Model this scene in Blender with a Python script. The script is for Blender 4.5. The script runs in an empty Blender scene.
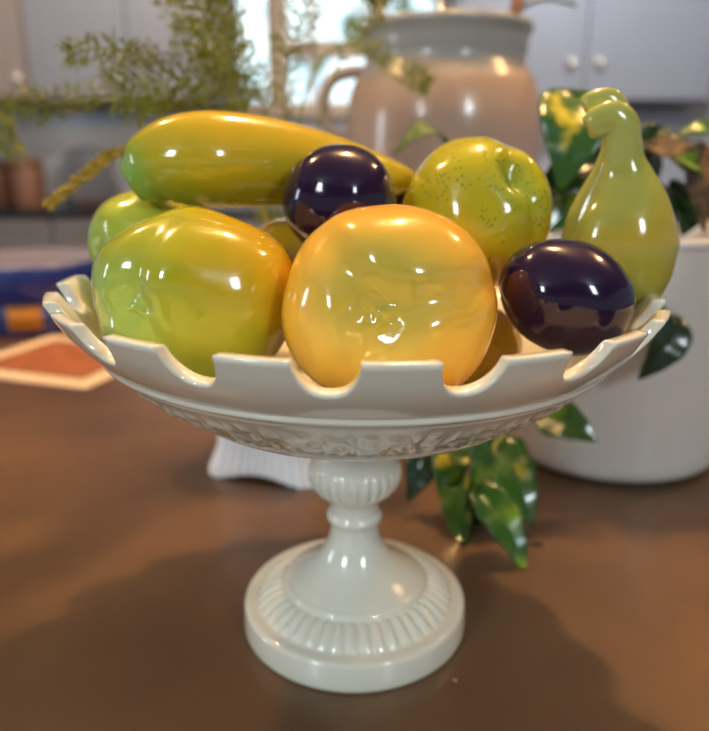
import bpy, bmesh, math, random
from mathutils import Vector, Matrix, noise
random.seed(7)
PI = math.pi
scene = bpy.context.scene
C = scene.collection
# ------------------------------------------------------------------ camera
CAM = Vector((0, -.364, .2635)); PITCH = math.radians(16.5); F = 710.0
cd = bpy.data.cameras.new('camera'); cam = bpy.data.objects.new('camera', cd); C.objects.link(cam)
cam.location = CAM; cam.rotation_euler = (PI/2 - PITCH, 0, 0)
cd.sensor_fit = 'HORIZONTAL'; cd.sensor_width = 36; cd.lens = 36*F/709
cd.clip_start = .01; cd.clip_end = 100
cd.dof.use_dof = True; cd.dof.focus_distance = .275; cd.dof.aperture_fstop = 6.4
scene.camera = cam
UPV = Vector((0, math.sin(PITCH), math.cos(PITCH))); FW = Vector((0, math.cos(PITCH), -math.sin(PITCH)))
def at(px, py, Y):
    "point of the place seen in direction (px, py) at depth Y"
    d = Vector((1, 0, 0))*((px-354.5)/F) + UPV*((365.5-py)/F) + FW
    return CAM + d*((Y-CAM.y)/d.y)
def on_counter(px, py, z=0.0):
    d = Vector((1, 0, 0))*((px-354.5)/F) + UPV*((365.5-py)/F) + FW
    return CAM + d*((z-CAM.z)/d.z)

# ------------------------------------------------------------------ materials
def new_mat(name):
    m = bpy.data.materials.new(name); m.use_nodes = True
    nt = m.node_tree
    return m, nt, nt.nodes['Principled BSDF']
def N(nt, t, **kw):
    n = nt.nodes.new(t)
    for k, v in kw.items():
        if hasattr(n, k): setattr(n, k, v)
    return n
def c4(c): return (c[0], c[1], c[2], 1)
def srgb(r, g, b):
    f = lambda v: (v/255/12.92) if v/255 <= .04045 else ((v/255+.055)/1.055)**2.4
    return (f(r), f(g), f(b))
def plain(name, col, rough=.5, noise_amt=.08, scale=8, metal=0, coat=0, bump=0, bscale=40, spec=.5):
    m, nt, b = new_mat(name)
    tc = N(nt, 'ShaderNodeTexCoord'); nz = N(nt, 'ShaderNodeTexNoise'); nz.inputs['Scale'].default_value = scale
    nt.links.new(tc.outputs['Object'], nz.inputs['Vector'])
    mx = N(nt, 'ShaderNodeMix'); mx.data_type = 'RGBA'
    mx.inputs[6].default_value = c4([max(0, x*(1-noise_amt)) for x in col]); mx.inputs[7].default_value = c4([min(1, x*(1+noise_amt)) for x in col])
    nt.links.new(nz.outputs['Fac'], mx.inputs[0]); nt.links.new(mx.outputs[2], b.inputs['Base Color'])
    b.inputs['Roughness'].default_value = rough; b.inputs['Metallic'].default_value = metal
    b.inputs['Coat Weight'].default_value = coat; b.inputs['Coat Roughness'].default_value = .04
    b.inputs['Specular IOR Level'].default_value = spec
    if bump:
        n2 = N(nt, 'ShaderNodeTexNoise'); n2.inputs['Scale'].default_value = bscale; n2.inputs['Detail'].default_value = 5
        nt.links.new(tc.outputs['Object'], n2.inputs['Vector'])
        bp = N(nt, 'ShaderNodeBump'); bp.inputs['Strength'].default_value = bump; bp.inputs['Distance'].default_value = .002
        nt.links.new(n2.outputs['Fac'], bp.inputs['Height']); nt.links.new(bp.outputs['Normal'], b.inputs['Normal'])
    return m
def glaze(name, stops, axis=(0, 0, 1), ext=.04, nscale=22, namt=.5, speck=None, rough=.12, coat=.35, spots=None, offs=0.0):
    """Painted fruit glaze: colours run along an axis of the fruit, broken up by noise; spots = [(centre, radius, colour)]"""
    m, nt, b = new_mat(name)
    L = nt.links.new
    tc = N(nt, 'ShaderNodeTexCoord')
    dp = N(nt, 'ShaderNodeVectorMath', operation='DOT_PRODUCT'); dp.inputs[1].default_value = Vector(axis).normalized()
    L(tc.outputs['Object'], dp.inputs[0])
    mr = N(nt, 'ShaderNodeMapRange'); mr.inputs['From Min'].default_value = -ext+offs; mr.inputs['From Max'].default_value = ext+offs
    L(dp.outputs['Value'], mr.inputs['Value'])
    nz = N(nt, 'ShaderNodeTexNoise'); nz.inputs['Scale'].default_value = nscale; nz.inputs['Detail'].default_value = 3
    L(tc.outputs['Object'], nz.inputs['Vector'])
    s = N(nt, 'ShaderNodeMath', operation='MULTIPLY_ADD'); s.inputs[1].default_value = namt*2; s.inputs[2].default_value = -namt
    L(nz.outputs['Fac'], s.inputs[0])
    a = N(nt, 'ShaderNodeMath', operation='ADD'); L(s.outputs[0], a.inputs[0]); L(mr.outputs[0], a.inputs[1])
    cr = N(nt, 'ShaderNodeValToRGB'); e = cr.color_ramp.elements
    for i, (p, col) in enumerate(stops):
        el = e[i] if i < 2 else e.new(p)
        el.position = p; el.color = c4(col)
    L(a.outputs[0], cr.inputs[0])
    out = cr.outputs[0]
    for (cen, rad, col) in (spots or []):
        sb = N(nt, 'ShaderNodeVectorMath', operation='DISTANCE'); sb.inputs[1].default_value = cen
        L(tc.outputs['Object'], sb.inputs[0])
        mr2 = N(nt, 'ShaderNodeMapRange'); mr2.interpolation_type = 'SMOOTHSTEP'
        mr2.inputs['From Min'].default_value = rad*.35; mr2.inputs['From Max'].default_value = rad*1.1
        mr2.inputs['To Min'].default_value = 1; mr2.inputs['To Max'].default_value = 0
        L(sb.outputs['Value'], mr2.inputs['Value'])
        mu = N(nt, 'ShaderNodeMath', operation='MULTIPLY'); L(mr2.outputs[0], mu.inputs[0]); mu.inputs[1].default_value = .9
        mx = N(nt, 'ShaderNodeMix'); mx.data_type = 'RGBA'; L(mu.outputs[0], mx.inputs[0]); L(out, mx.inputs[6]); mx.inputs[7].default_value = c4(col)
        out = mx.outputs[2]
    if speck:
        vo = N(nt, 'ShaderNodeTexVoronoi'); vo.inputs['Scale'].default_value = speck[0]; L(tc.outputs['Object'], vo.inputs['Vector'])
        lt = N(nt, 'ShaderNodeMath', operation='LESS_THAN'); lt.inputs[1].default_value = speck[1]; L(vo.outputs['Distance'], lt.inputs[0])
        n3 = N(nt, 'ShaderNodeTexNoise'); n3.inputs['Scale'].default_value = 45; L(tc.outputs['Object'], n3.inputs['Vector'])
        gt = N(nt, 'ShaderNodeMath', operation='GREATER_THAN'); gt.inputs[1].default_value = .46; L(n3.outputs['Fac'], gt.inputs[0])
        mu = N(nt, 'ShaderNodeMath', operation='MULTIPLY'); L(lt.outputs[0], mu.inputs[0]); L(gt.outputs[0], mu.inputs[1])
        mu2 = N(nt, 'ShaderNodeMath', operation='MULTIPLY'); L(mu.outputs[0], mu2.inputs[0]); mu2.inputs[1].default_value = .75
        mx = N(nt, 'ShaderNodeMix'); mx.data_type = 'RGBA'; L(mu2.outputs[0], mx.inputs[0]); L(out, mx.inputs[6]); mx.inputs[7].default_value = c4(speck[2])
        out = mx.outputs[2]
    L(out, b.inputs['Base Color'])
    b.inputs['Roughness'].default_value = rough; b.inputs['Coat Weight'].default_value = coat; b.inputs['Coat Roughness'].default_value = .03
    b.inputs['Subsurface Weight'].default_value = .0
    return m

CREAM = plain('cream_glaze', srgb(230, 229, 212), .12, .02, 20, coat=.6)
WHITEPOT = plain('white_glaze', srgb(250, 251, 252), .25, .02, 20, coat=.3)
PLANTER = plain('planter_glaze', srgb(226, 223, 216), .3, .03, 12, coat=.3)
SOIL = plain('soil', (.02, .013, .008), .9, .4, 60, bump=1, bscale=200)

# ------------------------------------------------------------------ mesh helpers
def link_mesh(name, bm, mat, parent=None, smooth=True, loc=None, recalc=True):
    if recalc: bmesh.ops.recalc_face_normals(bm, faces=bm.faces)
    me = bpy.data.meshes.new(name); bm.to_mesh(me); bm.free()
    for p in me.polygons: p.use_smooth = smooth
    mats = mat if isinstance(mat, (list, tuple)) else [mat]
    for m in mats: me.materials.append(m)
    o = bpy.data.objects.new(name, me); C.objects.link(o)
    if parent: o.parent = parent
    if loc is not None: o.location = loc
    return o
def tag(o, label, cat, group=None, kind=None):
    o['label'] = label; o['category'] = cat
    if group: o['group'] = group
    if kind: o['kind'] = kind
    return o
def struct(o): o['kind'] = 'structure'; return o
def empty(name, loc, label, cat, group=None, rz=0):
    o = bpy.data.objects.new(name, None); C.objects.link(o); o.location = loc; o.rotation_euler = (0, 0, rz)
    o.empty_display_size = .02
    return tag(o, label, cat, group)
def box(bm, x0, x1, y0, y1, z0, z1, bevel=0, mi=0):
    r = bmesh.ops.create_cube(bm, size=1)
    vs = r['verts']
    bmesh.ops.scale(bm, verts=vs, vec=(x1-x0, y1-y0, z1-z0)); bmesh.ops.translate(bm, verts=vs, vec=((x0+x1)/2, (y0+y1)/2, (z0+z1)/2))
    fs = set(f for v in vs for f in v.link_faces)
    for f in fs: f.material_index = mi
    if bevel:
        es = list(set(e for v in vs for e in v.link_edges))
        bmesh.ops.bevel(bm, geom=es, offset=bevel, segments=2, affect='EDGES', profile=.6)
def grid(bm, rows, closed=True, cap0=False, cap1=False):
    V = [[bm.verts.new(p) for p in r] for r in rows]
    n = len(V[0])
    for i in range(len(V)-1):
        for j in range(n if closed else n-1):
            k = (j+1) % n
            bm.faces.new((V[i][j], V[i][k], V[i+1][k], V[i+1][j]))
    if cap0: bm.faces.new(V[0])
    if cap1: bm.faces.new(list(reversed(V[-1])))
    return V
def lathe(bm, prof, seg=64, mod=None):
    rows = []
    for (r, z) in prof:
        row = []
        for j in range(seg):
            a = 2*PI*j/seg
            rr = r + (mod(r, z, a) if mod else 0)
            row.append((rr*math.cos(a), rr*math.sin(a), z))
        rows.append(row)
    return grid(bm, rows, True, prof[0][0] > 1e-6, prof[-1][0] > 1e-6)
def smooth_prof(pts, n=6):
    "Catmull-Rom through points"
    out = []
    P = [Vector(p) for p in pts]
    for i in range(len(P)-1):
        p0 = P[max(i-1, 0)]; p1 = P[i]; p2 = P[i+1]; p3 = P[min(i+2, len(P)-1)]
        for k in range(n):
            t = k/n
            out.append(.5*((2*p1)+(p2-p0)*t+(2*p0-5*p1+4*p2-p3)*t*t+(3*p1-p0-3*p2+p3)*t**3))
    out.append(P[-1])
    return out
def tube(bm, pts, rad, seg=8, flat=None, cap=True, up=Vector((0, 0, 1)), squash=1.0, shape=None):
    """loft along pts with radii; squash scales the second cross axis"""
    pts = [Vector(p) for p in pts]; rows = []
    for i, p in enumerate(pts):
        t = (pts[min(i+1, len(pts)-1)]-pts[max(i-1, 0)]).normalized()
        s = t.cross(up)
        if s.length < 1e-4: s = Vector((1, 0, 0))
        s.normalize(); u = s.cross(t).normalized()
        r = rad[i] if isinstance(rad, (list, tuple)) else rad
        row = []
        for j in range(seg):
            a = 2*PI*j/seg
            k = shape(a, i) if shape else 1
            row.append(p + s*(math.cos(a)*r*k) + u*(math.sin(a)*r*k*squash))
        rows.append(row)
    return grid(bm, rows, True, cap, cap)
def fan_caps(bm):
    pass

# ------------------------------------------------------------------ the compote
comp = empty('compote', (0, 0, 0), 'cream glazed ceramic pedestal fruit bowl with notched rim, standing on the dark counter', 'fruit bowl')
RIMZ = .2
NT = 19; PH = math.radians(5.5)     # tooth pitch, phase (from the side nearest the camera)
outer = smooth_prof([(.150, 0), (.1475, -.0042), (.1435, -.0105), (.138, -.0172), (.1315, -.0235), (.1285, -.0262)], 4)
lower = [(.1280, -.0270), (.1282, -.0279), (.1279, -.0289), (.1270, -.0297), (.1258, -.0301), (.1246, -.0306), (.1238, -.0314), (.1234, -.0323), (.1226, -.0331), (.1218, -.0337), (.1210, -.0345)]
band = smooth_prof([(.1210, -.0345), (.112, -.0425), (.102, -.0500), (.092, -.0560)], 8)
under = smooth_prof([(.092, -.0560), (.090, -.0590), (.080, -.0640), (.062, -.0685), (.04, -.071), (.02, -.072)], 3)
inner = smooth_prof([(.1440, 0), (.1400, -.006), (.1335, -.0135), (.125, -.0235), (.105, -.0385), (.08, -.0500), (.05, -.0570), (.02, -.0600), (.0, -.0600)], 5)
angs = []; cuts = []
S_T, S_N = 12, 28
pitch = 2*PI/NT; half_t = pitch*.265; half_n = pitch/2-half_t
for k in range(NT):
    c = PH + k*pitch
    for i in range(S_T):                       # tooth
        angs.append(c-half_t+2*half_t*i/S_T); cuts.append(0)
    for i in range(S_N):                       # notch
        x = -math.cos(PI*i/S_N)
        angs.append(c+pitch/2+half_n*x); cuts.append((1-abs(x)**2.5)**(1/1.7))
NA = len(angs)
CUT = .0165
def arc(prof):
    l = [0]
    for i in range(1, len(prof)): l.append(l[-1]+(Vector(prof[i])-Vector(prof[i-1])).length)
    return l
def sample(prof, l, s):
    s = max(0, min(s, l[-1]))
    for i in range(1, len(l)):
        if s <= l[i]+1e-9:
            t = (s-l[i-1])/max(1e-9, l[i]-l[i-1])
            return Vector(prof[i-1]).lerp(Vector(prof[i]), t)
    return Vector(prof[-1])
def relief(a, v):
    """scrolling vine with leaves; a angle, v 0..1 across the band"""
    e = min(1, min(v, 1-v)*6)
    u = a*29/(2*PI)
    w = (v-.5)*2
    h = 0
    fu = u % 1.0
    vine = .5*math.sin(2*PI*u)
    h = max(h, .6*math.exp(-((w-vine)/.16)**2))
    for (cu, cw, ang, ln, wd, amp) in ((.08, .55, .9, .13, .22, .9), (.30, -.15, -.5, .12, .25, 1), (.22, -.75, .4, .12, .2, .8), (.45, .6, -.8, .1, .2, .9),
                                       (.58, -.55, -.9, .13, .22, .9), (.80, .15, .5, .12, .25, 1), (.72, .75, -.4, .12, .2, .8), (.95, -.6, .8, .1, .2, .9),
                                       (.40, .05, 1.2, .05, .18, .7), (.90, -.05, 1.2, .05, .18, .7)):
        du = (fu-cu+.5) % 1-.5
        dx = du*1.5; dy = (w-cw)*.42
        x = dx*math.cos(ang)+dy*math.sin(ang); y = -dx*math.sin(ang)+dy*math.cos(ang)
        g = math.exp(-(x/(ln*1.1))**2-(y/(wd*.45))**2)
        g *= .72+.28*math.cos(y/.035)                # leaf ribs
        h = max(h, amp*g)
    return h*e
def ring(a, r, z): return (r*math.sin(a), -r*math.cos(a), z)
bm = bmesh.new(); rows = []
lo, li = arc(outer), arc(inner)
inner_top_l = lo[-1]+.002
TOPO = len(outer)+1
# inner surface from centre up to the cut, then over the lip, down the outside
NI = 26
inner_full = []
for i in range(NI):
    row = []
    for a, c in zip(angs, cuts):
        s0 = c*CUT*.97 + .0012
        s = li[-1] + (s0-li[-1])*(i/(NI-1))**.8 if False else li[-1]*(1-(i/(NI-1)))+s0*(i/(NI-1))
        p = sample(inner, li, min(s, li[-1]-.0008)); row.append(ring(a, max(p.x, .001), RIMZ+p.y))
    rows.append(row)
# rounded lip
for k in (.12, .5, .88):
    row = []
    for a, c in zip(angs, cuts):
        pi_ = sample(inner, li, c*CUT*.97); po = sample(outer, lo, c*CUT)
        p = pi_.lerp(po, k); row.append(ring(a, p.x, RIMZ+p.y+.0003))
    rows.append(row)
NO = 18
for i in range(NO):
    row = []
    t = (i/(NO-1))
    for a, c in zip(angs, cuts):
        s0 = c*CUT + .0009
        s = s0+(lo[-1]-s0)*t
        p = sample(outer, lo, s); row.append(ring(a, p.x, RIMZ+p.y))
    rows.append(row)
for p in lower: rows.append([ring(a, p[0], RIMZ+p[1]) for a in angs])
lb = arc(band)
for i in range(1, 25):
    v = i/24; p = sample(band, lb, v*lb[-1])
    rows.append([ring(a, p.x+.0008*relief(a, v), RIMZ+p.y-.0013*relief(a, v)) for a in angs])
for p in under[1:]: rows.append([ring(a, p[0], RIMZ+p[1]) for a in angs])
# finer angular samples in the teeth so the relief reads
grid(bm, rows, True, True, True)
bowl = link_mesh('bowl', bm, CREAM, comp)
TILT = math.radians(.9)
piv = Matrix.Translation((0, 0, .13)) @ Matrix.Rotation(TILT, 4, 'Y') @ Matrix.Translation((0, 0, -.13))
bowl.data.transform(piv)
# stem
bm = bmesh.new()
sp = smooth_prof([(.020, .131), (.0185, .124), (.0190, .117), (.0205, .1110), (.0225, .1055), (.0238, .1010), (.0248, .0985), (.0254, .0950), (.0250, .0910), (.0228, .0860), (.0190, .0815), (.0160, .0787), (.0145, .0760), (.0140, .0725), (.0141, .0705), (.0152, .0690), (.0158, .0672), (.0152, .0652), (.0140, .0635), (.0137, .0605), (.0145, .0550), (.0172, .0485), (.0220, .0415), (.0285, .0360), (.0350, .0318), (.0392, .0290)], 5)
def stem_mod(r, z, a):
    w = max(0, 1-abs((z-.0915)/.0088)**3)
    return .0019*w*(abs(math.sin(a*13))**.8-.55) if w > 0 else 0
lathe(bm, sp, 240, stem_mod)
link_mesh('stem', bm, CREAM, comp)
# foot
bm = bmesh.new()
fp = smooth_prof([(.030, .0325), (.036, .0305), (.0400, .0288), (.0412, .0272), (.0412, .0262)], 4)
fp += [Vector(p) for p in [(.0418, .0257), (.0428, .0254), (.0440, .0251), (.0460, .0243), (.0480, .0233), (.0500, .0222), (.0520, .0209), (.0538, .0196), (.0552, .0184), (.0560, .0176), (.0566, .0172), (.0580, .0170), (.0610, .0169), (.0630, .0166), (.0640, .0155), (.0643, .0140), (.0648, .0080), (.0652, .0030), (.0648, .0008), (.0635, .0)]]
rows = []
SEG = 45*14
for p in fp:
    row = []
    for j in range(SEG):
        a = 2*PI*j/SEG; z = p.y
        if .0418 < p.x < .0565 and z > .0165:
            w = min(1, (p.x-.0418)/.002)*min(1, (.0566-p.x)/.002)
            z += w*(.0026*(abs(math.sin(a*45/2))**.8)-.0012)
        row.append((p.x*math.cos(a), p.x*math.sin(a), z))
    rows.append(row)
grid(bm, rows, True, True, True)
link_mesh('foot', bm, CREAM, comp)

# ------------------------------------------------------------------ fruit
def blob(name, center, rad, mat, label, cat, axis=(0, 0, 1), dimples=(), lobes=(0, 0), bumps=0, bseed=0, seg=(96, 64), group=None, rot=None, taper=0):
    """fruit: ellipsoid with radii along (x,y,z), dimples=[(dir, depth, width, lobes, lobe_amp)]"""
    bm = bmesh.new()
    bmesh.ops.create_uvsphere(bm, u_segments=seg[0], v_segments=seg[1], radius=1)
    dd = []
    for d in dimples:
        ax = Vector(d[0]).normalized(); t1 = ((Vector((1, 0, 0)) if abs(ax.x) < .95 else Vector((0, 1, 0)))); t1 = (t1-ax*t1.dot(ax)).normalized(); t2 = t1.cross(ax)*(-1 if ax.y < 0 else 1); dd.append((ax, t1, t2)+tuple(d[1:]))
    R = Matrix.Identity(3) if rot is None else rot
    for v in bm.verts:
        n = v.co.normalized(); r = 1.0
        for (ax, t1, t2, dep, wid, lb) in dd:
            ca = max(-1, min(1, n.dot(ax))); th = math.acos(ca)
            az = math.atan2(n.dot(t2), n.dot(t1))
            r -= dep*math.exp(-(th/wid)**2)
            r += dep*.06*math.exp(-((th-wid*1.9)/(wid*.9))**2)
            for (cd_, amp, cw_, reach) in lb:                       # creases running out of the dimple
                df = (math.degrees(az)-cd_+180) % 360-180
                x = th*math.sin(math.radians(df)) if abs(df) < 90 else 9
                r -= amp*math.exp(-(x/cw_)**2)*(th/(th+.14))*math.exp(-(th/(reach*.8))**2)*1.5
        if bumps: r += bumps*(noise.noise(n*1.7+Vector((bseed, bseed*.7, 3))))
        if taper: r *= 1+taper*n.z
        v.co = R @ Vector((n.x*rad[0]*r, n.y*rad[1]*r, n.z*rad[2]*r))
    o = link_mesh(name, bm, mat, None, loc=center)
    return tag(o, label, cat, {'glazed_apple': 'ceramic apples piled in the bowl', 'glazed_plum': 'ceramic plums in the bowl'}[name])
YEL = srgb(236, 168, 40); ORG = srgb(232, 140, 22); OLV = srgb(176, 168, 62); GRN = srgb(150, 178, 56); PAL = srgb(168, 190, 84); LIM = srgb(178, 184, 40); AMB = srgb(206, 158, 22)
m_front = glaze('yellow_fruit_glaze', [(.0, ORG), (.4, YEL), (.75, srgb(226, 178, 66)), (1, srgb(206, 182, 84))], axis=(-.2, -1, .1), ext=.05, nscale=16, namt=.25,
                spots=[((-.006, -.044, .016), .036, srgb(188, 170, 62)), ((.028, -.034, -.006), .02, srgb(216, 172, 60))])  # olive spots put the green-tinged window reflection into the glaze colour
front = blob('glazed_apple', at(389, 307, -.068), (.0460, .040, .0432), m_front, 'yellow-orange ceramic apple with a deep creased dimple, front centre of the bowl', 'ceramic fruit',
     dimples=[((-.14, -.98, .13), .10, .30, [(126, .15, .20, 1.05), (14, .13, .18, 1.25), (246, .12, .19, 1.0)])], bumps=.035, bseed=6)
m_left = glaze('green_yellow_glaze', [(.0, GRN), (.35, srgb(164, 172, 52)), (.62, srgb(168, 166, 34)), (1, srgb(206, 158, 26))], axis=(.75, .1, .65), ext=.055, nscale=18, namt=.3,
               spots=[((-.03, -.03, .0), .028, PAL)])
left = blob('glazed_apple', at(195, 298, -.046), (.0460, .038, .0405), m_left, 'large green ceramic apple turning yellow on top, at the front left of the bowl', 'ceramic fruit',
     dimples=[((-.46, -.88, .05), .10, .28, [(86, .12, .19, 1.05), (196, .09, .18, .9), (302, .12, .2, 1.0)])], bumps=.06, bseed=9)
m_pale = glaze('pale_green_glaze', [(.0, PAL), (.5, srgb(160, 184, 66)), (1, srgb(196, 190, 56))], axis=(.2, 0, 1), ext=.04, nscale=20, namt=.3)
blob('glazed_apple', at(148, 245, .026), (.031, .030, .031), m_pale, 'pale green ceramic apple peeking out behind the large green apple, under the long squash', 'ceramic fruit',
     dimples=[((-.7, -.7, -.1), .10, .35, [(90, .05, .2, .7), (210, .05, .2, .7)])], bumps=.06, bseed=4)
m_spk = glaze('speckled_glaze', [(.0, srgb(206, 140, 20)), (.3, srgb(204, 168, 24)), (.6, srgb(176, 170, 30)), (1, srgb(192, 180, 36))], axis=(-.2, -.1, 1), ext=.045, nscale=24, namt=.35,
              speck=(470, .27, srgb(84, 96, 18)), spots=[((.014, -.028, .018), .016, srgb(150, 166, 50))])
blob('glazed_apple', at(475, 216, .012), (.0390, .037, .0390), m_spk, 'dark-speckled yellow-green ceramic apple, behind and right of the front yellow apple', 'ceramic fruit',
     dimples=[((.40, -.68, .60), .20, .22, [(88, .08, .13, .7), (305, .11, .13, 1.0)])], bumps=.05, bseed=14)
m_hid = glaze('amber_glaze', [(.0, AMB), (1, srgb(214, 170, 40))], ext=.04)
blob('glazed_apple', (-.030, .034, .197), (.036, .036, .036), m_hid, 'amber ceramic apple, only a sliver seen between the large green apple and the upper plum', 'ceramic fruit',
     dimples=[((0, 0, 1), .12, .3, [])])
blob('glazed_apple', (.058, -.002, .168), (.030, .026, .023), m_hid, 'amber ceramic apple deep in the bowl, in the gap left of the egg-shaped plum', 'ceramic fruit',
     dimples=[((0, -1, 0), .10, .3, [])])
m_plum = glaze('plum_glaze', [(.0, srgb(46, 14, 34)), (.5, srgb(30, 14, 42)), (1, srgb(38, 22, 58))], ext=.03, nscale=30, namt=.3, rough=.1, coat=.1)
def rotm(ax, deg): return Matrix.Rotation(math.radians(deg), 3, ax)
blob('glazed_plum', at(340, 202, -.013), (.0276, .0255, .0270), m_plum, 'round dark purple ceramic plum resting on top, in front of the long squash', 'ceramic fruit',
     dimples=[((.75, -.1, .7), .03, .25, [(180, .015, .12, .8)])], rot=rotm('Y', 25), bumps=.03, bseed=5, group=None)
blob('glazed_plum', at(567, 297, -.052), (.0308, .026, .0250), m_plum, 'egg-shaped dark purple ceramic plum at the right of the bowl, before the bananas', 'ceramic fruit',
     dimples=[((1, -.2, .1), .04, .3, [])], rot=rotm('Y', 24), bumps=.04, bseed=8)
blob('glazed_plum', at(397, 207, .062), (.020, .018, .020), m_plum, 'dark ceramic plum almost hidden between the round upper plum and the speckled apple', 'ceramic fruit',
     seg=(48, 32))

# long squash on top
m_sq = glaze('squash_glaze', [(.0, srgb(120, 140, 30)), (.4, srgb(152, 158, 32)), (.7, srgb(186, 168, 34)), (1, srgb(206, 170, 34))], axis=(.25, -.25, 1), ext=.03, offs=.004, nscale=22, namt=.25, spots=[((-.013, -.010, -.006), .024, srgb(132, 176, 70))])
sq = [(134, 184, 17), (135, 183.4, 20), (138, 181, 24), (147, 175, 31), (158, 167, 37), (178, 161, 43), (205, 159.5, 46.5), (235, 160, 45.5), (270, 162, 42), (305, 167, 38), (335, 171, 33), (362, 175, 27), (385, 178, 20), (402, 180, 14), (412, 182, 9), (417, 183, 3)]
o0 = at(150, 170, -.002)
P = []
for (x, y, r) in sq:
    Y = .002 + .046*max(0, (x-200)/210)
    p = at(x, y, Y); P.append((*(p-o0), r*(p-CAM).dot(FW)/F))
pp = smooth_prof([Vector(q) for q in P], 4)
bm = bmesh.new()
tube(bm, [q.to_3d() if len(q) == 3 else Vector(q[:3]) for q in pp], [q[3] for q in pp], 48, shape=lambda a, i: 1+.018*math.cos(5*a+.6))
squash = link_mesh('glazed_squash', bm, m_sq, None, loc=o0)
tag(squash, 'long yellow-green ceramic squash with a blunt green end, lying across the fruit pile', 'ceramic fruit')
# banana pair
m_ban = glaze('banana_glaze', [(.0, srgb(162, 164, 68)), (.45, srgb(158, 160, 64)), (.62, srgb(190, 164, 56)), (.75, srgb(164, 164, 70)), (1, srgb(170, 172, 84))], axis=(-.25, .1, 1), ext=.07, offs=.02, nscale=18, namt=.15)
ban = empty('banana_bunch', at(632, 316, .0), 'pair of joined pale green ceramic bananas standing stem up at the right rim', 'ceramic fruit')
def banana(pts, Y0, sq_, ridge):
    Q = []
    for (x, y, r, dy) in pts:
        p = at(x, y, Y0+dy); Q.append((*(p-ban.location), r*(p-CAM).dot(FW)/F))
    Q = smooth_prof([Vector(q) for q in Q], 5)
    bm = bmesh.new()
    tube(bm, [Vector(q[:3]) for q in Q], [max(q[3], .0003) for q in Q], 48, up=Vector((0, 1, 0)), squash=sq_, shape=lambda a, i: 1+ridge*math.cos(5*a+.3))
    return link_mesh('banana', bm, m_ban, ban)
main = [(587, 127, 9, 0), (588, 126.5, 12, 0), (592, 125, 14.5, 0), (602, 121, 16, 0), (613, 119, 17.5, 0), (621, 127, 18.5, 0), (623, 143, 18.5, 0), (624, 162, 21, 0), (626, 180, 29, 0), (628, 203, 40, -.002), (627, 225, 49, -.004), (625, 247, 53, -.005), (627, 268, 48, -.006), (631, 288, 40, -.006), (635, 304, 26, -.006), (637, 314, 14, -.004), (638, 318, 4, -.003)]
banana(main, -.004, .55, .015)
back = [(584, 108, 8, 0), (585, 107.5, 10.5, 0), (589, 106, 12.5, 0), (600, 103, 13.5, 0), (609, 103, 14, 0), (615, 112, 15, 0), (617, 130, 15, 0), (617, 152, 17, 0), (613, 176, 23, 0), (606, 203, 31, 0), (600, 230, 37, 0), (600, 255, 40, 0), (607, 280, 34, -.004), (617, 300, 22, -.008), (624, 312, 6, -.01)]
banana(back, .007, .55, .01)

# ------------------------------------------------------------------ island and counter
m_ctr, nt, b = new_mat('brown_stone')
tc = N(nt, 'ShaderNodeTexCoord'); nz = N(nt, 'ShaderNodeTexNoise'); nz.inputs['Scale'].default_value = 7; nz.inputs['Detail'].default_value = 3; nz.inputs['Roughness'].default_value = .5
nt.links.new(tc.outputs['Object'], nz.inputs['Vector'])
cr = N(nt, 'ShaderNodeValToRGB'); cr.color_ramp.elements[0].position = .3; cr.color_ramp.elements[0].color = c4(srgb(74, 57, 42)); cr.color_ramp.elements[1].position = .75; cr.color_ramp.elements[1].color = c4(srgb(110, 83, 57))
nt.links.new(nz.outputs['Fac'], cr.inputs[0]); nt.links.new(cr.outputs[0], b.inputs['Base Color'])
b.inputs['Roughness'].default_value = .3; b.inputs['Specular IOR Level'].default_value = .5
n2 = N(nt, 'ShaderNodeTexNoise'); n2.inputs['Scale'].default_value = 130; nt.links.new(tc.outputs['Object'], n2.inputs['Vector'])
mr = N(nt, 'ShaderNodeMapRange'); mr.inputs['To Min'].default_value = .27; mr.inputs['To Max'].default_value = .33
nt.links.new(n2.outputs['Fac'], mr.inputs['Value']); nt.links.new(mr.outputs[0], b.inputs['Roughness'])
bm = bmesh.new(); box(bm, -1.5, 1.2, -.62, .98, -.04, 0, .004)
tag(link_mesh('island_worktop', bm, m_ctr, smooth=False), 'dark brown stone kitchen island worktop under the fruit bowl', 'worktop')
m_cab = plain('grey_blue_paint', srgb(150, 156, 168), .45, .03, 4)
m_cabw = plain('taupe_paint', srgb(160, 150, 146), .45, .03, 4)
m_base = plain('grey_paint', srgb(132, 132, 134), .5, .03, 4)
m_knob = plain('nickel', srgb(236, 232, 220), .2, .02, metal=.6)
m_black = plain('dark_stone', srgb(44, 46, 50), .25, .2, 20)
isl = empty('island_cabinet', (-.15, .18, -.9), 'grey painted cabinet carrying the brown island worktop', 'cabinet')
bm = bmesh.new(); box(bm, -1.3, 1.3, -.74, .74, 0, .86, .003); link_mesh('body', bm, m_base, isl, smooth=False)

# crumb-like fleck on worktop
p = on_counter(455, 680, .001)
bm = bmesh.new(); bmesh.ops.create_icosphere(bm, subdivisions=2, radius=.0016)
for v in bm.verts: v.co.z *= .5; v.co += noise.noise_vector(v.co*900)*.0003
tag(link_mesh('crumb', bm, plain('crumb', srgb(170, 120, 90), .6), loc=(p.x, p.y, .0008)), 'tiny pale brown crumb on the counter right of the bowl foot', 'crumb')

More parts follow.
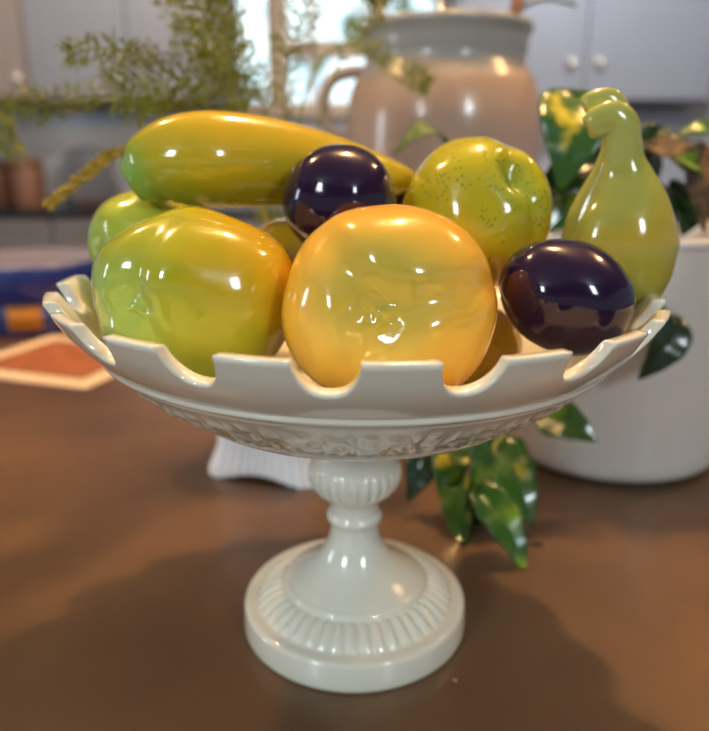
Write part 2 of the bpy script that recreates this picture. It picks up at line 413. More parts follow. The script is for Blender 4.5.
# ------------------------------------------------------------------ room shell
WY = 3.84
m_wall = plain('grey_wall_paint', srgb(176, 178, 184), .7, .02, 3)
m_tile, nt, b = new_mat('backsplash_tile')
tc = N(nt, 'ShaderNodeTexCoord'); br = N(nt, 'ShaderNodeTexBrick'); br.inputs['Scale'].default_value = 1; br.inputs['Brick Width'].default_value = .15; br.inputs['Row Height'].default_value = .075; br.inputs['Mortar Size'].default_value = .002
mp = N(nt, 'ShaderNodeMapping'); mp.inputs['Rotation'].default_value = (PI/2, 0, 0)
nt.links.new(tc.outputs['Object'], mp.inputs['Vector']); nt.links.new(mp.outputs[0], br.inputs['Vector'])
br.inputs['Color1'].default_value = c4(srgb(186, 192, 202)); br.inputs['Color2'].default_value = c4(srgb(176, 184, 196)); br.inputs['Mortar'].default_value = c4(srgb(150, 154, 160))
nt.links.new(br.outputs[0], b.inputs['Base Color']); b.inputs['Roughness'].default_value = .2
# back wall with window opening
wl = at(225, 60, WY).x; wr = at(450, 60, WY).x; wb = at(300, 112, WY).z; wt = 1.45
bm = bmesh.new()
box(bm, -3.5, wl, WY, WY+.12, -.9, 1.55); box(bm, wr, 3.5, WY, WY+.12, -.9, 1.55); box(bm, wl, wr, WY, WY+.12, -.9, wb); box(bm, wl, wr, WY, WY+.12, wt, 1.55)
struct(link_mesh('wall_back', bm, m_wall, smooth=False))
bm = bmesh.new(); box(bm, -3.5, 3.5, WY-.012, WY, .0, wb-.02)
struct(link_mesh('trim_1', bm, m_tile, smooth=False))
bm = bmesh.new(); box(bm, -6, 6, -7, WY+.12, -1.0, -.9)
struct(link_mesh('floor', bm, plain('oak_floor', srgb(120, 92, 66), .5, .15, 3), smooth=False))
bm = bmesh.new(); box(bm, -6, 6, -7, WY+.12, 1.55, 1.65)
struct(link_mesh('ceiling', bm, plain('ceiling_paint', srgb(214, 210, 204), .8, .01, 3), smooth=False))
m_wf = plain('window_frame_paint', srgb(196, 180, 158), .5, .02)
win = bpy.data.objects.new('window_1', None); C.objects.link(win); win['kind'] = 'structure'; win.location = ((wl+wr)/2, WY+.06, wb)
W2 = (wr-wl)/2
bm = bmesh.new()
H = wt-wb
for (x0, x1, z0, z1) in ((-W2, -W2+.05, 0, H), (W2-.05, W2, 0, H), (-W2, W2, 0, .05), (-W2, W2, H-.05, H)): box(bm, x0, x1, -.05, .05, z0, z1, .004)
link_mesh('window_frame', bm, m_wf, win, smooth=False)
mx = at(277, 60, WY).x - win.location.x; mx2 = at(377, 60, WY).x - win.location.x
bm = bmesh.new(); box(bm, mx-.055, mx+.055, -.03, .03, .05, H-.05, .004); box(bm, mx2-.05, mx2+.05, -.03, .03, .05, H-.05, .004); link_mesh('mullion', bm, m_wf, win, smooth=False)
zb = at(300, 48, WY).z - wb
bm = bmesh.new(); box(bm, mx+.055, W2-.05, -.02, .02, zb-.045, zb+.045, .003); box(bm, at(312, 60, WY).x-win.location.x-.014, at(312, 60, WY).x-win.location.x+.014, -.02, .02, .05, H-.05, .003)
link_mesh('glazing_bar', bm, m_wf, win, smooth=False)
bm = bmesh.new(); box(bm, -W2-.04, W2+.04, -.14, -.02, -.03, .004, .004); link_mesh('window_sill', bm, m_wf, win, smooth=False)
m_gl, nt, b = new_mat('window_glass'); b.inputs['Transmission Weight'].default_value = 1; b.inputs['Roughness'].default_value = 0; b.inputs['IOR'].default_value = 1.02; b.inputs['Base Color'].default_value = (.97, .99, 1, 1)
bm = bmesh.new(); box(bm, -W2+.05, W2-.05, -.003, .003, .05, H-.05); link_mesh('pane', bm, m_gl, win, smooth=False)

def door_panel(bm, w, h, t=.02):
    box(bm, -w/2, w/2, -t, 0, 0, h, .002)
    fr = .06
    for (x0, x1, z0, z1) in ((-w/2, -w/2+fr, 0, h), (w/2-fr, w/2, 0, h), (-w/2+fr, w/2-fr, 0, fr), (-w/2+fr, w/2-fr, h-fr, h)): box(bm, x0, x1, -t-.008, -t+.001, z0, z1, .002)
def cabinet(x0, x1, yf, z0, z1, doors, mat, label, name='wall_cabinet', cat='cabinet', depth=.33, knobs=True, knobz=.09, knob_left=None):
    root = empty(name, ((x0+x1)/2, yf, z0), label, cat)
    bm = bmesh.new(); box(bm, x0-root.location.x, x1-root.location.x, 0, depth, 0, z1-z0, .002); link_mesh('body', bm, mat, root, smooth=False)
    w = (x1-x0)/doors
    for i in range(doors):
        bm = bmesh.new(); door_panel(bm, w-.008, z1-z0-.012)
        d = link_mesh('door', bm, mat, root, smooth=False, loc=(x0-root.location.x+w*(i+.5), 0, .006))
        if knobs:
            s = (1 if (i % 2 == 0) else -1) if doors > 1 else (knob_left or 1)
            bm = bmesh.new(); lathe(bm, [(.0, 0), (.008, 0), (.008, .014), (.022, .018), (.026, .024), (.022, .031), (.0, .033)], 24)
            for v in bm.verts: v.co = Vector((v.co.x, -v.co.z, v.co.y))
            link_mesh('knob', bm, m_knob, d, loc=(s*(w/2-(.072 if doors > 1 else .035)), -.028, knobz if z0 > 0 else (z1-z0-.1)))
    return root
YF = 3.50
zb_ = at(400, 101, YF).z
X = lambda px, Y: at(px, 60, Y).x
cabinet(X(30, YF), X(231, YF), YF, zb_, 1.5, 2, m_cab, 'grey double-door wall cabinet left of the window')
cabinet(X(29, YF-.02)-.62, X(29, YF-.02), YF-.06, zb_, 1.5, 1, m_cabw, 'taupe wall cabinet at the far left edge of the view', depth=.39, knobs=True)
cx_ = X(584, YF)
xa = X(455, YF)
cabinet(xa, 2*cx_-xa, YF, zb_-.0, 1.5, 2, m_cab, 'blue-grey double-door wall cabinet with two pale round knobs, right of the window', knobz=at(584, 65, YF).z-zb_)
bm = bmesh.new(); box(bm, -3.4, 3.4, 3.22, WY-.013, -.035, .0, .004)
tag(link_mesh('back_worktop', bm, m_black, smooth=False), 'thin dark worktop running along the back wall', 'worktop')
for i, (a, c, lab) in enumerate([(-3.3, -2.45, 'at the far left end'), (-2.445, at(54, 230, 3.26).x, 'behind the blue tin'), (at(54, 230, 3.26).x+.005, -.6, 'behind the green fruit'), (-.595, .3, 'behind the middle of the fruit bowl'), (.305, 1.2, 'behind the bananas'), (1.205, 2.4, 'behind the potted pothos')]):
    cabinet(a, c, 3.26, -.86, -.037, 2, m_base, 'grey base cabinet under the back worktop, '+lab, name='base_cabinet', depth=.56)

# back counter items: canisters, plate, small dark tray
m_wood = plain('brown_wood', srgb(96, 66, 50), .5, .2, 14)
m_wood2 = plain('light_brown_wood', srgb(136, 98, 76), .5, .15, 14)
def canister(px0, px1, py, Y, mat, label):
    x0, x1 = at(px0, 182, Y).x, at(px1, 182, Y).x; h = at(0, py, Y).z; r = (x1-x0)/2
    root = empty('canister', ((x0+x1)/2, Y, 0), label, 'canister')
    bm = bmesh.new(); lathe(bm, [(r*.97, 0), (r, .01), (r, h*.84), (r*.96, h*.85)], 40); link_mesh('body', bm, mat, root)
    bm = bmesh.new(); lathe(bm, [(r*1.02, h*.85), (r*1.02, h*.95), (r*.9, h*.99), (r*.2, h), (r*.16, h*1.04), (.0, h*1.06)], 40); link_mesh('lid', bm, mat, root)
canister(13, 44, 158, 3.45, m_wood2, 'light brown wooden canister on the back worktop, nearest the round plate')
canister(-22, 11, 160, 3.5, m_wood, 'darker brown wooden canister on the back worktop at the left edge')
p0 = at(90, 190, 3.7)
m_plate = plain('grey_plate_glaze', srgb(146, 148, 154), .25, .03); m_rim = plain('dark_grey_rim_glaze', srgb(112, 116, 124), .25, .03)
pr = .155
pl = empty('plate', (p0.x, 3.68, pr*.98+.005), 'round grey plate with a darker rim leaning upright against the backsplash', 'plate')
rotp = Matrix.Rotation(math.radians(80), 4, 'X')
bm = bmesh.new(); lathe(bm, [(.0, .006), (.09, .006), (.118, .012), (.118, .006), (.09, -.002), (.0, -.002)], 64); bm.transform(rotp); link_mesh('center', bm, m_plate, pl)
bm = bmesh.new(); lathe(bm, [(.116, .0115), (.15, .020), (pr, .021), (pr, .018), (.118, .006)], 64); bm.transform(rotp); link_mesh('rim', bm, m_rim, pl)
p0 = at(100, 205, 3.4)
bm = bmesh.new(); box(bm, -.09, .09, -.05, .05, 0, .045, .008)
tag(link_mesh('wooden_box', bm, plain('dark_brown_wood', srgb(84, 58, 50), .5, .2, 14), loc=(p0.x, 3.42, 0)), 'small low dark brown box on the back worktop below the round plate', 'box')

# ------------------------------------------------------------------ blue tin, card
m_blue = plain('blue_enamel', srgb(10, 42, 122), .35, .05, 6, coat=.3)
m_blued = plain('navy_enamel', srgb(22, 42, 96), .35, .05, 6, coat=.3)
m_lab = plain('orange_label', srgb(190, 120, 24), .5, .1, 30)
m_lid = plain('silver_lid', srgb(132, 132, 160), .25, .05, 9)
pb = on_counter(12, 336)
pb = Vector((pb.x, pb.y+.10, 0))
tin = empty("tin", pb, "round blue tin with pale lid and orange label at the left edge of the worktop", "tin")
R_ = .119
zt = at(40, 262, pb.y-.05).z
bm = bmesh.new(); lathe(bm, [(R_*.95, 0), (R_*.97, .004), (R_*.97, zt*.52), (R_*.95, zt*.53)], 72); link_mesh('body', bm, m_blued, tin)
bm = bmesh.new(); lathe(bm, [(R_*.96, zt*.5), (R_, zt*.505), (R_, zt*.96), (R_*.985, zt), (R_*.96, zt*1.0)], 72); link_mesh('lid_band', bm, m_blue, tin)
bm = bmesh.new(); lathe(bm, [(R_*.96, zt*.99), (R_*.955, zt*1.02), (R_*.90, zt*1.015), (.0, zt*1.012)], 72); link_mesh('lid_top', bm, m_lid, tin)
bm = bmesh.new(); rows = []
for z in (zt*.10, zt*.46):
    rows.append([((R_*.97+.0006)*math.sin(a), -(R_*.97+.0006)*math.cos(a), z) for a in [math.radians(2+ (24/12)*i) for i in range(13)]])
grid(bm, rows, closed=False)
g = bmesh.ops.extrude_face_region(bm, geom=bm.faces[:])
for v in [e for e in g['geom'] if isinstance(e, bmesh.types.BMVert)]: v.co.x *= .99; v.co.y *= .99
link_mesh('label', bm, m_lab, tin)
# card: cream border with a picture
m_card = plain('cream_card', srgb(238, 214, 184), .5, .03, 10)
m_pic = plain('picture_print', srgb(160, 96, 62), .5, .55, 34)
cA, cB, cD = on_counter(-52, 373), on_counter(93, 391), on_counter(48, 335)
c_ = Vector(((cB.x+cD.x)/2, (cB.y+cD.y)/2, 0)); ux = (cB-cA); uy = (cD-cA)
ang = math.atan2(ux.y, ux.x)
card = empty('picture_card', (c_.x, c_.y, 0), 'cream bordered card with an orange-brown picture lying on the worktop left of the bowl', 'card', rz=ang)
lx, ly = ux.length, uy.length*.98
bm = bmesh.new(); box(bm, -lx/2, lx/2, -ly/2, ly/2, 0, .0016, .0004); link_mesh('card_stock', bm, m_card, card, smooth=False)
bm = bmesh.new(); box(bm, -lx/2+.03, lx/2-.03, -ly/2+.03, ly/2-.03, .0014, .0021); link_mesh('picture', bm, m_pic, card, smooth=False)
bm = bmesh.new(); q0, q1 = lx/2-.028, ly/2-.028
for (a0, a1, b0_, b1_) in ((-q0, q0, -q1, -q1+.005), (-q0, q0, q1-.005, q1), (-q0, -q0+.005, -q1, q1), (q0-.005, q0, -q1, q1)): box(bm, a0, a1, b0_, b1_, .0014, .0023)
link_mesh('border_line', bm, plain('dark_brown_print', srgb(92, 60, 42), .5, .2), card, smooth=False)

# ------------------------------------------------------------------ stoneware jug with utensils
m_jug, nt, b = new_mat('stoneware_glaze')
tc = N(nt, 'ShaderNodeTexCoord'); sx = N(nt, 'ShaderNodeSeparateXYZ'); nt.links.new(tc.outputs['Object'], sx.inputs[0])
nz = N(nt, 'ShaderNodeTexNoise'); nz.inputs['Scale'].default_value = 14; mp = N(nt, 'ShaderNodeMapping'); mp.inputs['Scale'].default_value = (1, 1, 5); nt.links.new(tc.outputs['Object'], mp.inputs[0]); nt.links.new(mp.outputs[0], nz.inputs['Vector'])
ma = N(nt, 'ShaderNodeMath', operation='MULTIPLY_ADD'); ma.inputs[1].default_value = .05; nt.links.new(nz.outputs['Fac'], ma.inputs[0]); nt.links.new(sx.outputs['Z'], ma.inputs[2])
mr = N(nt, 'ShaderNodeMapRange'); mr.inputs['From Min'].default_value = .365; mr.inputs['From Max'].default_value = .395; nt.links.new(ma.outputs[0], mr.inputs['Value'])
cr = N(nt, 'ShaderNodeValToRGB'); cr.color_ramp.elements[0].color = c4(srgb(176, 152, 132)); cr.color_ramp.elements[1].color = c4(srgb(158, 158, 152)); nt.links.new(mr.outputs[0], cr.inputs[0])
nt.links.new(cr.outputs[0], b.inputs['Base Color']); b.inputs['Roughness'].default_value = .22; b.inputs['Coat Weight'].default_value = .3
JY = .56
pj = at(443, 100, JY); zs = (pj-CAM).dot(FW)/F
jx = pj.x
ztop = at(443, 29, JY).z
jug = empty('stoneware_jug', (jx, JY, 0), 'large grey and tan glazed stoneware jug holding kitchen utensils, behind the fruit', 'jug')
rn = 86*zs*.97; rb = 99*zs*.97
bm = bmesh.new()
zA = lambda py: at(443, py, JY).z
jp = smooth_prof([(rb*.72, 0), (rb*.78, .01), (rb*.95, .08), (rb*1.02, .18), (rb*1.02, zA(135)), (rb*.99, zA(105)), (rb*.93, zA(84)), (rn*.96, zA(68)), (rn*.94, zA(60)), (rn*.955, zA(52)), (rn*.97, zA(40)), (rn*1.01, ztop-.003), (rn*.99, ztop+.003), (rn*.93, ztop), (rn*.88, zA(54)), (rn*.88, zA(68)), (rb*.9, .2), (rb*.8, .02), (.001, .015)], 4)
jp = [(p.x, p.y) for p in jp]
lathe(bm, jp, 96); link_mesh('body', bm, m_jug, jug)
bm = bmesh.new()
hp = [at(372, 74, JY), at(352, 72, JY), at(334, 78, JY), at(325, 92, JY), at(324, 112, JY), at(330, 130, JY), at(350, 146, JY)]
hp = smooth_prof([p-jug.location for p in hp], 6); tube(bm, hp, 6.5*zs, 16, up=Vector((0, 1, 0)), squash=1.4); link_mesh('handle', bm, m_jug, jug)
m_ut = plain('utensil_brown', srgb(108, 66, 42), .5, .1, 10); m_dk = plain('utensil_dark', srgb(60, 54, 54), .35, .1); m_st = plain('steel', srgb(190, 196, 204), .25, .03, metal=.9)
def jloc(px, py, dy=0): return at(px, py, JY+dy)
def utensil(name, base, top, r0, r1, mat, label, cat, head=None, parts=('handle',)):
    base = Vector(base); root = empty(name, base, label, cat)
    v = Vector(top)-base
    bm = bmesh.new(); n = 10; tube(bm, [v*(i/n) for i in range(n+1)], [r0+(r1-r0)*i/n for i in range(n+1)], 12, up=Vector((0, 1, 0))); link_mesh('handle', bm, mat, root)
    if head:
        bm = bmesh.new(); head(bm, v); link_mesh('head', bm, mat, root)
def spoon_head(bm, v):
    d = v.normalized(); pts = [v*.985+d*(.075*i/12) for i in range(13)]
    tube(bm, pts, [max(.002, .026*math.sin(PI*min(1, (i+.6)/12.7))**.7) for i in range(13)], 20, up=Vector((0, 1, 0)), squash=.3)
def spat_head(bm, v):
    d = v.normalized(); pts = [v*.985+d*(.1*i/8) for i in range(9)]
    tube(bm, pts, [.008, .02, .03, .033, .034, .034, .034, .033, .025], 16, up=Vector((0, 1, 0)), squash=.1)
def whisk_head(bm, v):
    d = v.normalized(); s = d.cross(Vector((0, 1, 0))).normalized()
    for k in range(5):
        a = PI*k/5; w = s*math.cos(a)+d.cross(s)*math.sin(a)
        pts = [v+d*(.07*(1-math.cos(t)))+w*(.032*math.sin(t)) for t in [PI*2*i/24 for i in range(25)]]
        tube(bm, pts, .0012, 6, cap=False, up=Vector((.3, .5, .8)))
jz = .03
utensil('wooden_spoon', (jx+.03, JY-.01, jz), jloc(519, -8, -.02), .005, .007, m_ut, 'brown wooden spoon leaning right out of the stoneware jug', 'utensil', spoon_head)
utensil('spatula', (jx-.03, JY-.02, jz), jloc(379, 2, -.02), .004, .006, m_dk, 'dark handled spatula leaning left out of the stoneware jug', 'utensil', spat_head)
utensil('whisk', (jx+.01, JY-.01, jz), jloc(440, 4, .02), .006, .006, m_st, 'steel whisk standing upright in the stoneware jug', 'utensil', whisk_head)
# thin dark twig out of the jug
tg = [jloc(480, 60, .03), jloc(502, 24, .03), jloc(528, 4, .03), jloc(550, -1, .03), jloc(576, 5, .03)]
b0 = Vector((jx-.01, JY+.04, .03))
bm = bmesh.new(); q = smooth_prof([Vector((0, 0, 0))]+[p-b0 for p in tg], 6); tube(bm, q, [.004-.002*i/len(q) for i in range(len(q))], 8, up=Vector((0, 1, 0)))
tag(link_mesh('twig', bm, m_dk, loc=b0), 'thin dark curved twig sticking out of the jug to the right', 'twig')

# ------------------------------------------------------------------ white fluted pot with asparagus fern
fx, fy = -.067, .228
fern = empty('potted_fern', (fx, fy, 0), 'feathery yellow-green fern in a white ribbed footed pot behind the bowl', 'potted plant', rz=math.atan2(-.026, .09))
bm = bmesh.new()
prof = [(.0500, .0), (.0505, .004), (.0485, .012), (.0455, .024), (.0450, .035), (.0460, .06), (.0480, .09), (.0505, .105), (.0520, .112), (.0505, .115), (.047, .112), (.045, .09), (.042, .02), (.012, .018)]
rows = []; SG = 528
for k, (r, z) in enumerate(prof):
    row = []
    for j in range(SG):
        a = 2*PI*j/SG; c, s = math.cos(a), math.sin(a)
        sq_ = 1/((abs(c)**5+abs(s)**5)**(1/5))
        rr = r*sq_
        if k < 10: rr += .0019*abs(math.sin(a*22))-.0009
        zz = z
        if z < .02:
            corner = max(0, (sq_-1.0)/.23); lift = (1-min(1, corner*1.25))
            zz = z*(1-.0)+ .006*lift*(1-z/.02)
            rr += .004*corner*(1-z/.02)
        row.append((rr*c, rr*s, zz))
    rows.append(row)
grid(bm, rows, True, False, True)
link_mesh('pot', bm, WHITEPOT, fern)
bm = bmesh.new(); lathe(bm, [(.0, .098), (.044, .097), (.044, .06), (.0, .06)], 40); link_mesh('soil', bm, SOIL, fern)
m_fern = plain('fern_green', srgb(138, 142, 34), .6, .35, 30)
m_fernY = plain('fern_yellow', srgb(190, 164, 60), .6, .2, 30)
def blade(bm, p, d, L, w):
    s = d.cross(Vector((random.uniform(-1, 1), random.uniform(-1, 1), random.uniform(-.2, 1)))).normalized()*w
    e = p+d*L; m = p+d*L*.5
    a = bm.verts.new(p); b_ = bm.verts.new(m+s); c = bm.verts.new(e); d_ = bm.verts.new(m-s)
    bm.faces.new((a, b_, c, d_))
def frond(pts, dens, spread, mat, start=.3, w=.0006, needle=.009, name='frond'):
    q = smooth_prof(pts, 10); bm = bmesh.new()
    loc = [p-fern.location for p in q]
    n = len(loc); tube(bm, loc, [.0013-.0009*i/n for i in range(n)], 6, up=Vector((.1, 1, .2)))
    i0 = int(n*start)
    for i in range(i0, n-1):
        t = (i-i0)/max(1, n-i0); d0 = (loc[i+1]-loc[i]).normalized()
        for k in range(dens):
            side = d0.cross(Vector((0, 1, .25))).normalized()*(1 if (i+k) % 2 else -1)
            dr = (d0*.75+side+Vector((0, random.uniform(-.35, .35), random.uniform(-.15, .15)))).normalized()
            L = spread*(math.sin(PI*(.12+.86*t))**.7)*random.uniform(.7, 1.1)
            b0 = loc[i].lerp(loc[i+1], random.random()); m = max(3, int(L/.0035))
            for j in range(m):
                p = b0+dr*(L*j/m); p.z -= .05*L*(j/m)**2
                for z in range(3):
                    dd = (dr*.8+Vector((random.uniform(-1, 1), random.uniform(-.8, .8), random.uniform(-1, 1)))*.8).normalized()
                    blade(bm, p, dd, needle*random.uniform(.6, 1.2), w)
            tube(bm, [b0, b0+dr*L*.5, b0+dr*L], [.0005, .0004, .0002], 4, cap=False, up=Vector((.2, .9, .4)))
    R = Matrix.Rotation(-fern.rotation_euler.z, 4, 'Z'); bm.transform(R)
    link_mesh(name, bm, mat, fern, recalc=False)
S = Vector((fx, fy, .1))
def fr(px, dens, spread, mat=None, **k):
    pts = [S+Vector((random.uniform(-.015, .015), random.uniform(-.01, .01), 0))]+[at(*p) for p in px]
    frond(pts, dens, spread, mat or m_fern, **k)
fr([(262, 190, .22), (240, 90, .20), (205, 20, .17), (170, -40, .14)], 3, .032, start=.42)
fr([(270, 190, .22), (245, 110, .20), (190, 78, .17), (120, 92, .14)], 3, .034, start=.5)
fr([(262, 200, .24), (215, 120, .22), (110, 96, .20), (40, 106, .18), (-20, 108, .16)], 2, .017, start=.48)
fr([(275, 200, .24), (262, 100, .24), (225, 40, .22), (222, -30, .20)], 2, .024, start=.45)
fr([(285, 190, .26), (285, 90, .28), (300, 20, .28), (330, -30, .28)], 2, .022, start=.4)
fr([(290, 190, .26), (310, 80, .27), (350, 42, .27), (400, 68, .27), (428, 84, .26)], 2, .014, start=.6)
fr([(265, 200, .22), (210, 110, .18), (130, 52, .14), (66, 54, .12)], 2, .010, start=.66)
fr([(262, 210, .20), (190, 150, .14), (120, 152, .12), (86, 175, .10), (48, 206, .09)], 3, .0022, m_fernY, start=.5, needle=.004, w=.0012)
fr([(255, 210, .24), (150, 110, .22), (30, 108, .2), (8, 118, .2), (2, 150, .2)], 2, .018, start=.78)
fr([(300, 200, .26), (340, 60, .3), (380, 0, .3), (420, -30, .3)], 2, .020, start=.5)

# ------------------------------------------------------------------ potted pothos
px_, py_ = .236, .266
poth = empty('potted_pothos', (px_, py_, 0), 'variegated green pothos trailing from a smooth off-white planter, right of the bowl', 'potted plant')
bm = bmesh.new()
pr_ = smooth_prof([(.070, 0), (.080, .001), (.0875, .007), (.0905, .020), (.0925, .06), (.0960, .13), (.0985, .190), (.1000, .1985), (.0990, .2035), (.0955, .204), (.0935, .200), (.0915, .18), (.088, .1), (.08, .02), (.01, .015)], 4)
lathe(bm, [(p.x*1.12, p.y) for p in pr_], 96); link_mesh('planter', bm, PLANTER, poth)
bm = bmesh.new(); lathe(bm, [(.0, .182), (.05, .183), (.0995, .180), (.098, .15), (.0, .15)], 40); link_mesh('soil', bm, SOIL, poth)
def leaf_mat(name, g, y, thr=.58, sc=26, rough=.22):
    m, nt, b = new_mat(name)
    tc = N(nt, 'ShaderNodeTexCoord'); nz = N(nt, 'ShaderNodeTexNoise'); nz.inputs['Scale'].default_value = sc; nz.inputs['Detail'].default_value = 4
    nt.links.new(tc.outputs['Object'], nz.inputs['Vector'])
    cr = N(nt, 'ShaderNodeValToRGB'); e = cr.color_ramp.elements
    e[0].position = thr-.06; e[0].color = c4(g); e[1].position = thr+.05; e[1].color = c4(y)
    nt.links.new(nz.outputs['Fac'], cr.inputs[0]); nt.links.new(cr.outputs[0], b.inputs['Base Color'])
    b.inputs['Roughness'].default_value = rough; b.inputs['Coat Weight'].default_value = .3 if rough < .5 else 0
    return m
LG = leaf_mat('pothos_green', srgb(44, 84, 30), srgb(96, 130, 30), .62)
LV = leaf_mat('pothos_variegated', srgb(44, 88, 28), srgb(196, 180, 50), .62, 40)
LD = leaf_mat('pothos_dark', srgb(26, 52, 24), srgb(50, 80, 30), .6)
LB = leaf_mat('dry_leaf', srgb(58, 40, 24), srgb(104, 76, 44), .5, 60, .7)
def leaf(b0, tip, w, mat, face=(0, -1, .4), droop=.12, fold=.25, parent=None, label=None, curl=0):
    b0 = Vector(b0); tip = Vector(tip); ax = tip-b0; L = ax.length; ax.normalize()
    nrm = Vector(face); nrm = (nrm-ax*nrm.dot(ax)).normalized(); s = ax.cross(nrm).normalized()
    bm = bmesh.new(); rows = []
    n = 18; m = 10
    for i in range(n+1):
        t = i/n
        ww = w*(math.sin(PI*min(1, t**.62))**.75)*(1-.35*t)*1.15 if 0 < t < 1 else .0002
        row = []
        for j in range(m+1):
            u = -1+2*j/m
            back = -.10*L*abs(u)**1.5*(1-t)**3        # heart lobes
            q = b0+ax*(L*t+back)+s*(ww*u)+nrm*(droop*L*math.sin(PI*t)+fold*ww*abs(u)-.06*ww*math.cos(t*22)*abs(u)-curl*L*t*t)
            q.z = max(q.z, .0016)
            row.append(q-poth.location)
        rows.append(row)
    grid(bm, rows, closed=False)
    o = link_mesh('leaf', bm, mat, parent or poth, recalc=False)
    md = o.modifiers.new('thickness', 'SOLIDIFY'); md.thickness = .0006
    if label: o['label'] = label
    return o
def vine(pts, r=.0016):
    bm = bmesh.new(); q = smooth_prof([Vector(p)-poth.location for p in pts], 8); tube(bm, q, r, 8, up=Vector((.3, 1, .1)))
    return link_mesh('vine', bm, plain('vine_green', srgb(110, 120, 50), .5, .2), poth)
T = (px_, py_, .185)
# upright leaves above the bowl
leaf(at(578, 98, .20), at(560, 192, .165), .027, LV, face=(-.15, -1, .35), droop=.2, fold=.15)
leaf(at(604, 165, .20), at(526, 206, .17), .020, LD, face=(.1, -.8, .7), droop=.15)
leaf(at(598, 190, .22), at(545, 232, .19), .019, LG, face=(.1, -.8, .5), droop=.1)
leaf(at(450, 150, .22), at(393, 156, .20), .0145, plain('leaf_green', srgb(46, 82, 24), .5, .15, 30), face=(0, -.45, 1), droop=.40, fold=.0)
leaf(at(650, 188, .24), at(612, 150, .21), .020, LD, face=(-.2, -1, .5), droop=.1)
leaf(at(642, 160, .24), at(704, 168, .22), .020, LD, face=(.1, -.5, 1), droop=.28)
leaf(at(735, 160, .24), at(678, 134, .20), .020, LG, face=(-.1, -.6, 1), droop=.15)
leaf(at(725, 188, .22), at(674, 158, .19), .018, LG, face=(.1, -.8, .6), droop=.1)
leaf(at(650, 146, .22), at(702, 196, .19), .013, LB, face=(.2, -.8, .6), droop=.2, label='dried brown curled leaf')
leaf(at(700, 150, .20), at(704, 234, .18), .010, LB, face=(-.5, -.8, .2), droop=.1, label='dried brown curled leaf')
leaf(at(664, 190, .22), at(650, 238, .18), .018, LD, face=(.1, -1, .2), droop=.1)
leaf(at(690, 190, .22), at(682, 236, .185), .020, LD, face=(-.1, -1, .2), droop=.1)
leaf(at(585, 215, .23), at(570, 260, .19), .018, LD, face=(-.1, -1, .2), droop=.1)
leaf(at(600, 150, .26), at(560, 120, .25), .018, LD, face=(-.1, -1, .4), droop=.1)
leaf(at(625, 230, .25), at(598, 215, .22), .020, LD, face=(-.1, -1, .4), droop=.1)
leaf(at(660, 130, .30), at(640, 170, .29), .016, LD, face=(-.1, -1, .4), droop=.1)
# around the planter
leaf(at(542, 414, .135), at(598, 441, .115), .016, LG, face=(-.25, -.7, .8), droop=.1, fold=.2)
leaf(at(676, 322, .145), at(638, 380, .135), .015, LD, face=(.2, -1, .3), droop=.12)
# trailing on the counter
leaf(at(487, 446, .13), at(533, 527, .09), .021, LV, face=(.35, -.8, .6), droop=.12)
leaf(at(478, 440, .11), at(464, 512, .09), .011, LG, face=(.6, -.8, .3), droop=.12)
leaf(at(480, 492, .08), at(526, 574, .05), .015, LG, face=(.3, -.7, .75), droop=.1)
leaf(at(456, 478, .12), at(464, 556, .08), .012, LV, face=(-.3, -.9, .5), droop=.1)
leaf(at(430, 440, .14), at(408, 502, .12), .014, LD, face=(0, -1, .4), droop=.1)
leaf(at(452, 440, .14), at(440, 498, .11), .016, LV, face=(.1, -1, .4), droop=.1)
leaf(at(476, 500, .12), at(452, 548, .10), .014, LD, face=(.1, -1, .5), droop=.1)
leaf(at(500, 440, .15), at(520, 500, .13), .016, LD, face=(.3, -1, .5), droop=.1)
vine([T, (px_-.06, py_-.05, .22), (px_-.11, py_-.08, .20), at(520, 400, .15), at(495, 446, .12), at(485, 492, .09), at(478, 510, .09)])
vine([T, (px_-.07, py_-.04, .225), (px_-.12, py_-.05, .20), at(480, 400, .16), at(455, 450, .14), at(456, 490, .12)])
vine([T, (px_-.04, py_-.08, .22), (px_-.06, py_-.118, .20), at(545, 380, .145), at(542, 414, .135)])
vine([T, (px_-.03, py_-.09, .215), (px_-.03, py_-.122, .205), at(640, 285, .135), at(660, 305, .13), at(676, 322, .14)])
vine([T, at(610, 150, .23), at(580, 100, .20)]); vine([T, at(560, 200, .25), at(500, 210, .24), at(462, 185, .23), at(448, 142, .22)])
vine([T, at(650, 180, .24), at(642, 160, .24)])
vine([(px_-.05, py_-.03, .18), at(560, 210, .2), at(552, 190, .19), at(575, 170, .2), at(604, 165, .20)], .0022)
# dry twig on the counter
p = on_counter(526, 545, .001)
bm = bmesh.new(); tube(bm, [(-.012, .003, .0012), (0, 0, .0025), (.012, .001, .0012)], .0009, 6)
tag(link_mesh('plant_stalk', bm, m_dk, loc=(p.x, p.y, 0)), 'short dark stalk lying on the counter right of the trailing leaves', 'stalk')

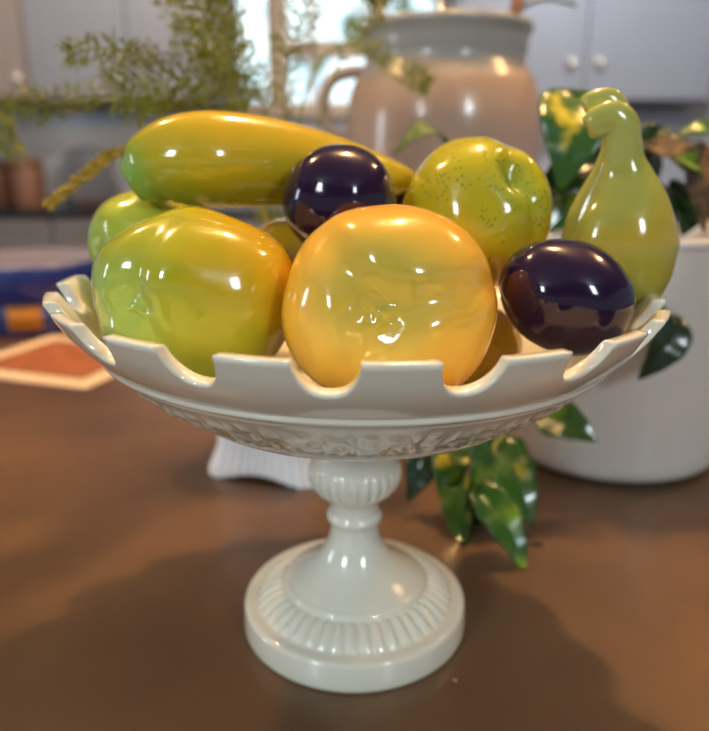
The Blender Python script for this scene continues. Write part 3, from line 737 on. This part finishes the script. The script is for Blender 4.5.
# ------------------------------------------------------------------ light
w = bpy.data.worlds.new('world'); scene.world = w; w.use_nodes = True; nt = w.node_tree
bg = nt.nodes['Background']
tc = N(nt, 'ShaderNodeTexCoord'); sp_ = N(nt, 'ShaderNodeSeparateXYZ'); nt.links.new(tc.outputs['Generated'], sp_.inputs[0])
mr = N(nt, 'ShaderNodeMapRange'); mr.inputs['From Min'].default_value = .88; mr.inputs['From Max'].default_value = .92; nt.links.new(sp_.outputs['Y'], mr.inputs['Value'])
nz = N(nt, 'ShaderNodeTexNoise'); nz.inputs['Scale'].default_value = 22; nz.inputs['Detail'].default_value = 3; nt.links.new(tc.outputs['Generated'], nz.inputs['Vector'])
cr = N(nt, 'ShaderNodeValToRGB'); e = cr.color_ramp.elements
e[0].position = .36; e[0].color = (.22, .28, .18, 1); e[1].position = .42; e[1].color = (.8, 1.15, 1.35, 1); x = e.new(.58); x.color = (1.5, 1.75, 1.8, 1)
nt.links.new(nz.outputs['Fac'], cr.inputs[0])
mx = N(nt, 'ShaderNodeMix'); mx.data_type = 'RGBA'; mx.inputs[6].default_value = (.22, .24, .28, 1)
nt.links.new(mr.outputs[0], mx.inputs[0]); nt.links.new(cr.outputs[0], mx.inputs[7]); nt.links.new(mx.outputs[2], bg.inputs['Color'])
bg.inputs['Strength'].default_value = 1.08
def lamp(name, kind, loc, energy, col, size=.05, target=(0, 0, .1), **kw):
    l = bpy.data.lights.new(name, kind); l.energy = energy; l.color = col
    if kind == 'AREA': l.shape = 'RECTANGLE'; l.size = size[0]; l.size_y = size[1]
    elif kind in ('POINT', 'SPOT'): l.shadow_soft_size = size
    for k, v in kw.items(): setattr(l, k, v)
    o = bpy.data.objects.new(name, l); C.objects.link(o); o.location = loc
    o.rotation_euler = (Vector(target)-Vector(loc)).to_track_quat('-Z', 'Y').to_euler()
    return o
WARM = (1, .60, .27)
lamp('ceiling_downlight', 'POINT', (.22, .50, 1.48), 66, WARM, .035)
lamp('ceiling_downlight', 'POINT', (-.85, .62, 1.48), 26, WARM, .035)
lamp('ceiling_downlight', 'POINT', (1.25, .62, 1.48), 20, WARM, .035)
lamp('cabinet_fill_spot', 'SPOT', (-1.2, 2.3, 1.45), 36, (1, .90, .84), .05, (-1.2, 3.8, .45), spot_size=2.1, spot_blend=.7)  # pair of unseen fill spots, added to brighten the back wall cabinets
lamp('cabinet_fill_spot', 'SPOT', (1.2, 2.3, 1.45), 58, (.82, .90, 1), .05, (1.2, 3.8, .45), spot_size=2.1, spot_blend=.7)
lamp('window_daylight', 'AREA', (-1.4, -1.9, 1.2), 20, (.82, .93, 1), (.3, .55), (0, 0, .2))
lamp('window_daylight', 'AREA', (1.2, -2.0, 1.25), 17, (.84, .94, 1), (.25, .5), (0, 0, .2))
lamp('window_daylight', 'AREA', (-3.0, .0, .7), 9, (.82, .92, 1), (.25, .7), (0, 0, .2))
vs = scene.view_settings; vs.view_transform = 'Standard'; vs.look = 'None'; vs.gamma = 1; vs.exposure = 0; vs.use_curve_mapping = False
